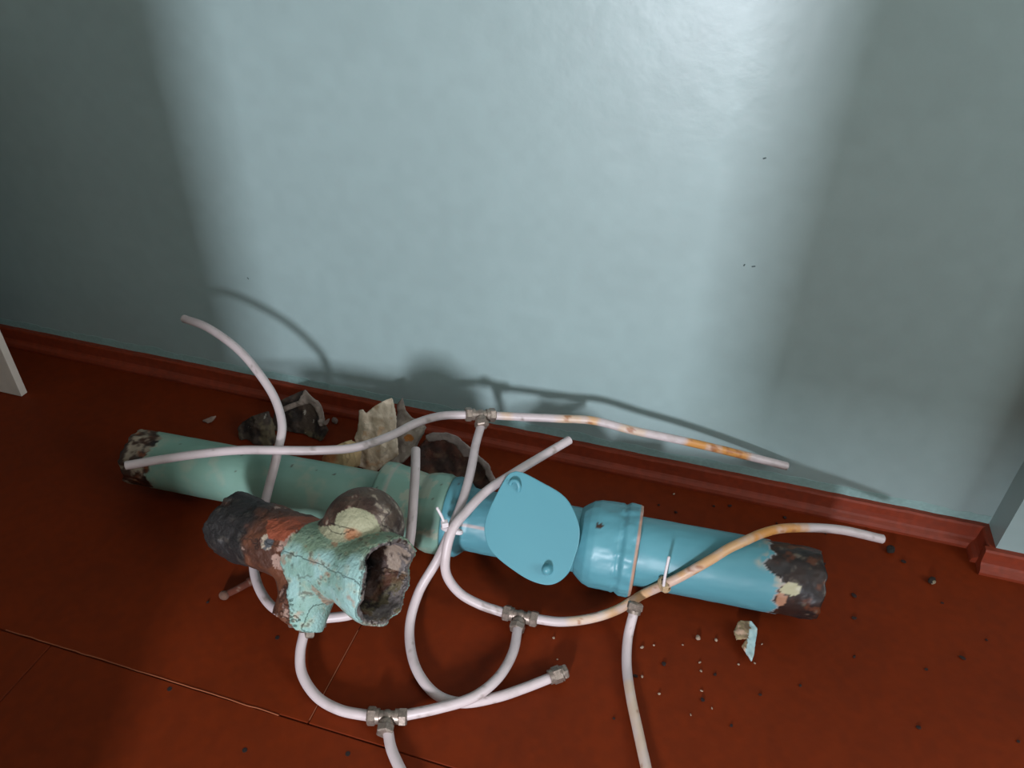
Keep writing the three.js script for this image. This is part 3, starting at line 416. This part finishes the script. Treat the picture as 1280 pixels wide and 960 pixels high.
{
  const white = (c, x, y, z) => { const n = fbm(x * 40, y * 40, z * 40); c.set(0xdcc9b2).lerp(C(0xbca78e), sstep(0.4, 0.7, n)); c.lerp(C(0xb98a5c), 0.5 * sstep(0.66, 0.75, fbm(x * 60 + 4, y * 60, z * 60))); };
  const grey = (c, x, y, z) => { c.set(0xa39689).lerp(C(0x85786f), sstep(0.35, 0.65, fbm(x * 50, y * 50, z * 50))); if (Math.hypot((x + 0.515) / 0.009, (y - 0.073) / 0.006) < 0.8 + noise(x * 100, y * 100, z * 100) * 0.5) c.set(0xa8692f); };
  single('plaster_chunk', 'grey-brown slab of broken plaster leaning behind the cream one', 'debris', coloured(shard([[-0.553, 0.139], [-0.543, 0.156], [-0.534, 0.133], [-0.518, 0.119], [-0.501, 0.116], [-0.485, 0.106], [-0.488, 0.092], [-0.504, 0.049], [-0.523, 0.023], [-0.556, 0.015], [-0.560, 0.073], [-0.550, 0.102]], 0.158, 0.5, 0.010, 0.008, 0.004), grey), M.dull);
  single('plaster_chunk', 'tall cream slab of broken plaster standing between pipe and wall', 'debris', coloured(shard([[-0.619, 0.135], [-0.611, 0.138], [-0.604, 0.131], [-0.588, 0.149], [-0.566, 0.167], [-0.555, 0.172], [-0.549, 0.155], [-0.540, 0.121], [-0.526, 0.06], [-0.568, 0.015], [-0.611, 0.020], [-0.623, 0.079], [-0.618, 0.114]], 0.19, 0.5, 0.011, 0.011, 0.006), white), M.dull);
  single('plaster_chunk', 'small yellowish lump of plaster with a rust-orange top beside the cream slab', 'debris', coloured(shard([[-0.666, 0.058], [-0.639, 0.087], [-0.617, 0.101], [-0.604, 0.096], [-0.592, 0.081], [-0.592, 0.054], [-0.605, 0.034], [-0.656, 0.020]], 0.236, 0.5, 0.024, 0.010, 0.008), (c, x, y, z) => { c.set(0xcbb083).lerp(C(0xb0916a), fbm(x * 50, y * 50, z * 50)); c.lerp(C(0xa0582a), 0.85 * sstep(0.015, -0.004, x + 0.639 + 0.03 * (fbm(x * 60, y * 60, z * 60) - 0.5))); }), M.dull);
  // thin sherds of a rusted pipe wall
  const plateRust = (g) => coloured(g, (c, x, y, z) => { const n = fbm(x * 42, y * 42, z * 42); c.set(0x4e4036).lerp(C(0x2a211d), sstep(0.35, 0.6, n)); c.lerp(C(0x75694f), 0.7 * sstep(0.52, 0.66, fbm(x * 30 + 7, y * 30, z * 30))); if (noise(x * 130, y * 130, z * 130) > 0.93) c.lerp(C(0xb0a79c), 0.8); });
  const darkR = plateRust(shard([[-0.843, 0.050], [-0.833, 0.070], [-0.797, 0.094], [-0.783, 0.102], [-0.770, 0.087], [-0.750, 0.082], [-0.739, 0.061], [-0.728, 0.037], [-0.715, 0.026], [-0.724, 0.002], [-0.757, -0.015], [-0.821, -0.02], [-0.846, -0.004]], 0.115, 0.5, 0.012, 0.010, -0.010));
  const rim = coloured(shard([[-0.836, 0.052], [-0.827, 0.059], [-0.792, 0.080], [-0.784, 0.107], [-0.769, 0.094], [-0.747, 0.086], [-0.737, 0.071], [-0.726, 0.045], [-0.713, 0.058], [-0.716, 0.042], [-0.733, 0.034], [-0.748, 0.063], [-0.769, 0.077], [-0.790, 0.068], [-0.826, 0.046]], 0.121, 0.5, 0.008, 0.010, -0.010), (c, x, y, z) => c.set(0xa8968a).lerp(C(0x776a62), fbm(x * 60, y * 60, z * 60)));
  thing('rust_shard', 'dark rusted shard with a torn pale rim standing by the skirting', 'debris', [{ name: 'shell', geo: darkR, mat: M.rusty }, { name: 'torn_rim', geo: rim, mat: M.dull, label: 'pale torn rim' }]);
  single('rust_shard', 'mossy brown rusted shard behind the left length of pipe, leftmost of the pile', 'debris', plateRust(shard([[-0.906, 0.018], [-0.896, 0.034], [-0.868, 0.054], [-0.838, 0.069], [-0.822, 0.041], [-0.81, -0.04], [-0.865, -0.04], [-0.890, -0.012]], 0.155, 0.5, 0.016, 0.012, 0.008)), M.rusty);
  const arcG = shard([[-0.495, 0.089], [-0.452, 0.100], [-0.426, 0.095], [-0.386, 0.074], [-0.347, 0.053], [-0.330, 0.026], [-0.347, 0.013], [-0.420, 0.008], [-0.479, 0.004], [-0.512, 0.014], [-0.509, 0.048]], 0.17, 0.8, 0.010, 0.008, -0.022);
  coloured(arcG, (c, x, y, z) => { const n = fbm(x * 36, y * 36, z * 36); c.set(0x4d2617).lerp(C(0x2e1a12), sstep(0.35, 0.65, n)); c.lerp(C(0x5e4a36), 0.5 * sstep(0.58, 0.7, fbm(x * 50, y * 50 + 3, z * 50))); });
  const arcRim = coloured(shard([[-0.478, 0.094], [-0.463, 0.103], [-0.436, 0.106], [-0.413, 0.102], [-0.378, 0.077], [-0.343, 0.056], [-0.325, 0.027], [-0.327, 0.010], [-0.339, 0.016], [-0.349, 0.040], [-0.376, 0.066], [-0.397, 0.058], [-0.415, 0.079], [-0.436, 0.091], [-0.468, 0.082]], 0.15, 0.2, 0.006, 0.006, -0.01), (c, x, y, z) => c.set(0xa2948c).lerp(C(0x7b6c66), fbm(x * 60, y * 60, z * 60)));
  thing('rust_shard', 'reddish-brown curved shard with a thin pale curved edge behind the sockets', 'debris', [{ name: 'shell', geo: arcG, mat: M.rusty }, { name: 'pale_edge', geo: arcRim, mat: M.dull, label: 'thin pale curved edge' }]);
}

// ---------------------------------------------------------------- small things on the floor
{
  const rodC = new THREE.CatmullRomCurve3([V(-0.685, 0.0085, 0.536), V(-0.671, 0.0085, 0.517), V(-0.657, 0.0085, 0.494)]), rod = new THREE.TubeGeometry(rodC, 16, 0.0062, 10), knob = new THREE.SphereGeometry(0.0088, 16, 12); knob.scale(1, 0.95, 0.9); knob.translate(-0.687, 0.0088, 0.539);
  const col = new THREE.CylinderGeometry(0.008, 0.008, 0.012, 8); along(col, V(-0.5, 0, 0.75), V(-0.660, 0.0085, 0.498));
  const rc = (c, x, y, z) => { c.set(0x8a4630).lerp(C(0x5f2f20), fbm(x * 90, y * 90, z * 90)); if (noise(x * 160, y * 160, z * 160) > 0.8) c.lerp(BEIGE, 0.5); };
  thing('rusty_bolt', 'short reddish rusty bolt on the floor left of the green fitting', 'bolt', [{ name: 'shank', geo: coloured(mergeGeometries([rod, col]), rc), mat: M.rusty }, { name: 'bolt_head', geo: coloured(knob, (c, x, y, z) => c.set(0xa07a66).lerp(C(0x6d4434), fbm(x * 120, y * 120, z * 120))), mat: M.rusty }]);
  // the curled flake of blue paint in front of the pipe's right end
  const fl = field((x, y, z) => {
    const a = x - 0.172, b = z - 0.372, n = fbm(x * 60, y * 60, z * 60) - 0.5, w = 0.012 * (1 - (a / 0.03) ** 2) + 0.004 - b * 0.12;
    return Math.max(poly2([[-0.014, -0.034], [0.006, -0.038], [0.018, -0.028], [0.016, 0], [0.014, 0.026], [0.012, 0.034], [0.001, 0.022], [-0.006, 0.012], [0.002, -0.002], [-0.014, 0.002], [-0.02, -0.014]], a + 0.004 * n, b), Math.abs(y - w - 0.008 * n) - 0.0022, 0.0006 - y);
  }, [0.145, 0, 0.325], [0.2, 0.034, 0.415], 0.0018);
  single('paint_flake', 'curled pale blue and beige paint flake on the floor by the black pipe end', 'debris', coloured(fl, (c, x, y, z) => { const n = fbm(x * 80, y * 80, z * 80); if (x > 0.174 + 0.012 * (n - 0.5) - 0.06 * (z - 0.37)) c.set(0x8fbcc4).lerp(C(0xb8c3bb), n); else { c.set(0x9a8664).lerp(C(0x6f5a44), sstep(0.35, 0.65, n)); c.lerp(C(0xc9a68c), sstep(0.56, 0.66, fbm(x * 100, y * 100 + 5, z * 100))); } }), M.dull);
  const lump = (x, z, r, flat, hex, hex2) => {
    const g = new THREE.IcosahedronGeometry(r, 2), p = g.attributes.position, s = rr(0, 50), st = rr(0.7, 1.2), ro = rr(0, 6);
    for (let i = 0; i < p.count; i++) { const q = V(p.getX(i), p.getY(i), p.getZ(i)), k = 0.7 + 0.6 * fbm(q.x / r + s, q.y / r, q.z / r, 2); q.multiplyScalar(k); p.setXYZ(i, q.x * st, q.y * flat, q.z / st); }
    g.rotateY(ro); g.computeBoundingBox(); g.translate(x, -g.boundingBox.min.y + 0.0003, z); g.computeVertexNormals();
    return coloured(g, (c, a, b, d) => c.set(hex).lerp(C(hex2), noise(a * 400, b * 400, d * 400)));
  };
  single('plaster_crumb', 'beige triangular plaster chip lying alone on the floor above the pipe\'s left end', 'debris', coloured(field((x, y, z) => Math.max(poly2([[-1.006, 0.137], [-0.990, 0.121], [-0.981, 0.118], [-0.983, 0.133], [-0.99, 0.139]], x, z), Math.abs(y - 0.0035 - 0.25 * (0.137 - z)) - 0.002), [-1.012, 0, 0.112], [-0.975, 0.014, 0.145], 0.0014), (c, x, y, z) => c.set(0x9b8276).lerp(C(0x7a6358), noise(x * 200, y * 200, z * 200))), M.dull);
  single('plaster_crumb', 'small pale round crumb by the skirting between the dark shard and the cream slab', 'debris', lump(-0.728, 0.05, 0.0075, 0.9, 0x9a857c, 0x7c6a63), M.dull);
  single('rust_crumb', 'largest black crumb, on the floor below the tip of the stained tube', 'debris', lump(0.424, 0.08, 0.0085, 0.7, 0x1e1512, 0x2e2018), M.rusty);
  thing('rust_crumb', 'dark crumb with a shiny pale facet, near the pier', 'debris', [{ name: 'crumb_body', geo: lump(0.488, 0.135, 0.0075, 0.7, 0x241914, 0x3a2a1c), mat: M.rusty }, { name: 'pale_facet', geo: lump(0.4905, 0.139, 0.0035, 1.4, 0xa89a80, 0x8d7a5c), mat: M.dull, label: 'pale shiny facet' }]);
  const dark = [[0.235, 0.05, 3.2], [0.385, 0.04, 3.4], [0.305, 0.15, 3], [0.353, 0.21, 4.2], [0.35, 0.26, 3.6], [0.446, 0.10, 4], [0.13, 0.05, 3.5], [0.10, 0.06, 2.6], [0.03, 0.10, 3], [-0.005, 0.09, 2.4], [0.22, 0.07, 2.2], [0.05, 0.445, 3.6], [0.01, 0.48, 3.2], [0.115, 0.49, 3.2], [0.16, 0.52, 2.6], [0.13, 0.44, 2.6], [0.455, 0.33, 2.6], [0.43, 0.44, 3.2], [0.515, 0.29, 3.8], [0.31, 0.07, 2], [0.26, 0.42, 2.2], [0.20, 0.455, 2.2], [0.50, 0.18, 2.2], [-0.01, 0.56, 2], [0.28, 0.60, 2], [0.57, 0.42, 2.4], [-0.71, 0.555, 2.6], [0.345, 0.34, 2.4], [0.56, 0.24, 2]];
  // crumbs too alike to tell apart by look are told apart by their order from the left within their patch of floor
  const nth = ['first', 'second', 'third', 'fourth', 'fifth', 'sixth', 'seventh', 'eighth', 'ninth', 'tenth', 'eleventh', 'twelfth', 'thirteenth', 'fourteenth', 'fifteenth'];
  camera.updateMatrixWorld(); camera.updateProjectionMatrix();
  const scatter = (list, name, kind, patchOf, make) => {
    const patches = new Map();
    for (const c of list) { const k = patchOf(c); if (!patches.has(k)) patches.set(k, []); patches.get(k).push(c); }
    for (const [where, cs] of patches) {
      cs.sort((p, q) => V(p[0], 0, p[1]).project(camera).x - V(q[0], 0, q[1]).project(camera).x);
      cs.forEach((c, i) => single(name, cs.length > 1 ? `${nth[i]} from the left of the ${kind}s ${where}` : `single ${kind} ${where}`, 'debris', make(c), name === 'rust_crumb' ? M.rusty : M.dull, cs.length > 1 ? `${kind}s ${where}` : null));
    }
  };
  const light = [[0.098, 0.38, 4.5], [0.127, 0.375, 2.6], [0.012, 0.425, 2.6], [0.105, 0.425, 1.8], [0.108, 0.44, 2], [0.112, 0.475, 1.8], [0.02, 0.478, 2.2], [0.05, 0.50, 2.2], [0.13, 0.50, 1.5], [0.165, 0.41, 1.8], [0.03, 0.415, 1.6], [-0.13, 0.45, 2.2], [-0.115, 0.487, 1.6], [0.19, 0.40, 1.6], [0.075, 0.40, 1.6], [0.02, 0.05, 2.2], [0.10, 0.52, 1.3], [0.2, 0.36, 1.6]];
  scatter(dark, 'rust_crumb', 'tiny dark crumb', ([x, z]) => (z < 0.17 && x < 0.31 ? 'between turquoise pipe and skirting' : x > 0.3 ? 'right of the black pipe end' : x > -0.1 ? 'in front of the turquoise pipe' : 'below the rusty bolt'), ([x, z, r]) => lump(x, z, r / 1000, 0.5, 0x1f120d, 0x3a1a10));
  scatter(light, 'plaster_crumb', 'pale crumb', ([x, z, r]) => (z < 0.2 ? 'behind the turquoise pipe by the skirting' : r > 4 ? 'larger than its neighbours, between pipe and curled flake' : x < -0.1 ? 'right of the middle metal tee' : 'in front of the turquoise pipe'), ([x, z, r]) => lump(x, z, r / 1000, 0.7, 0xd8c0a8, 0xa88c74));
}

renderer.render(scene, camera);
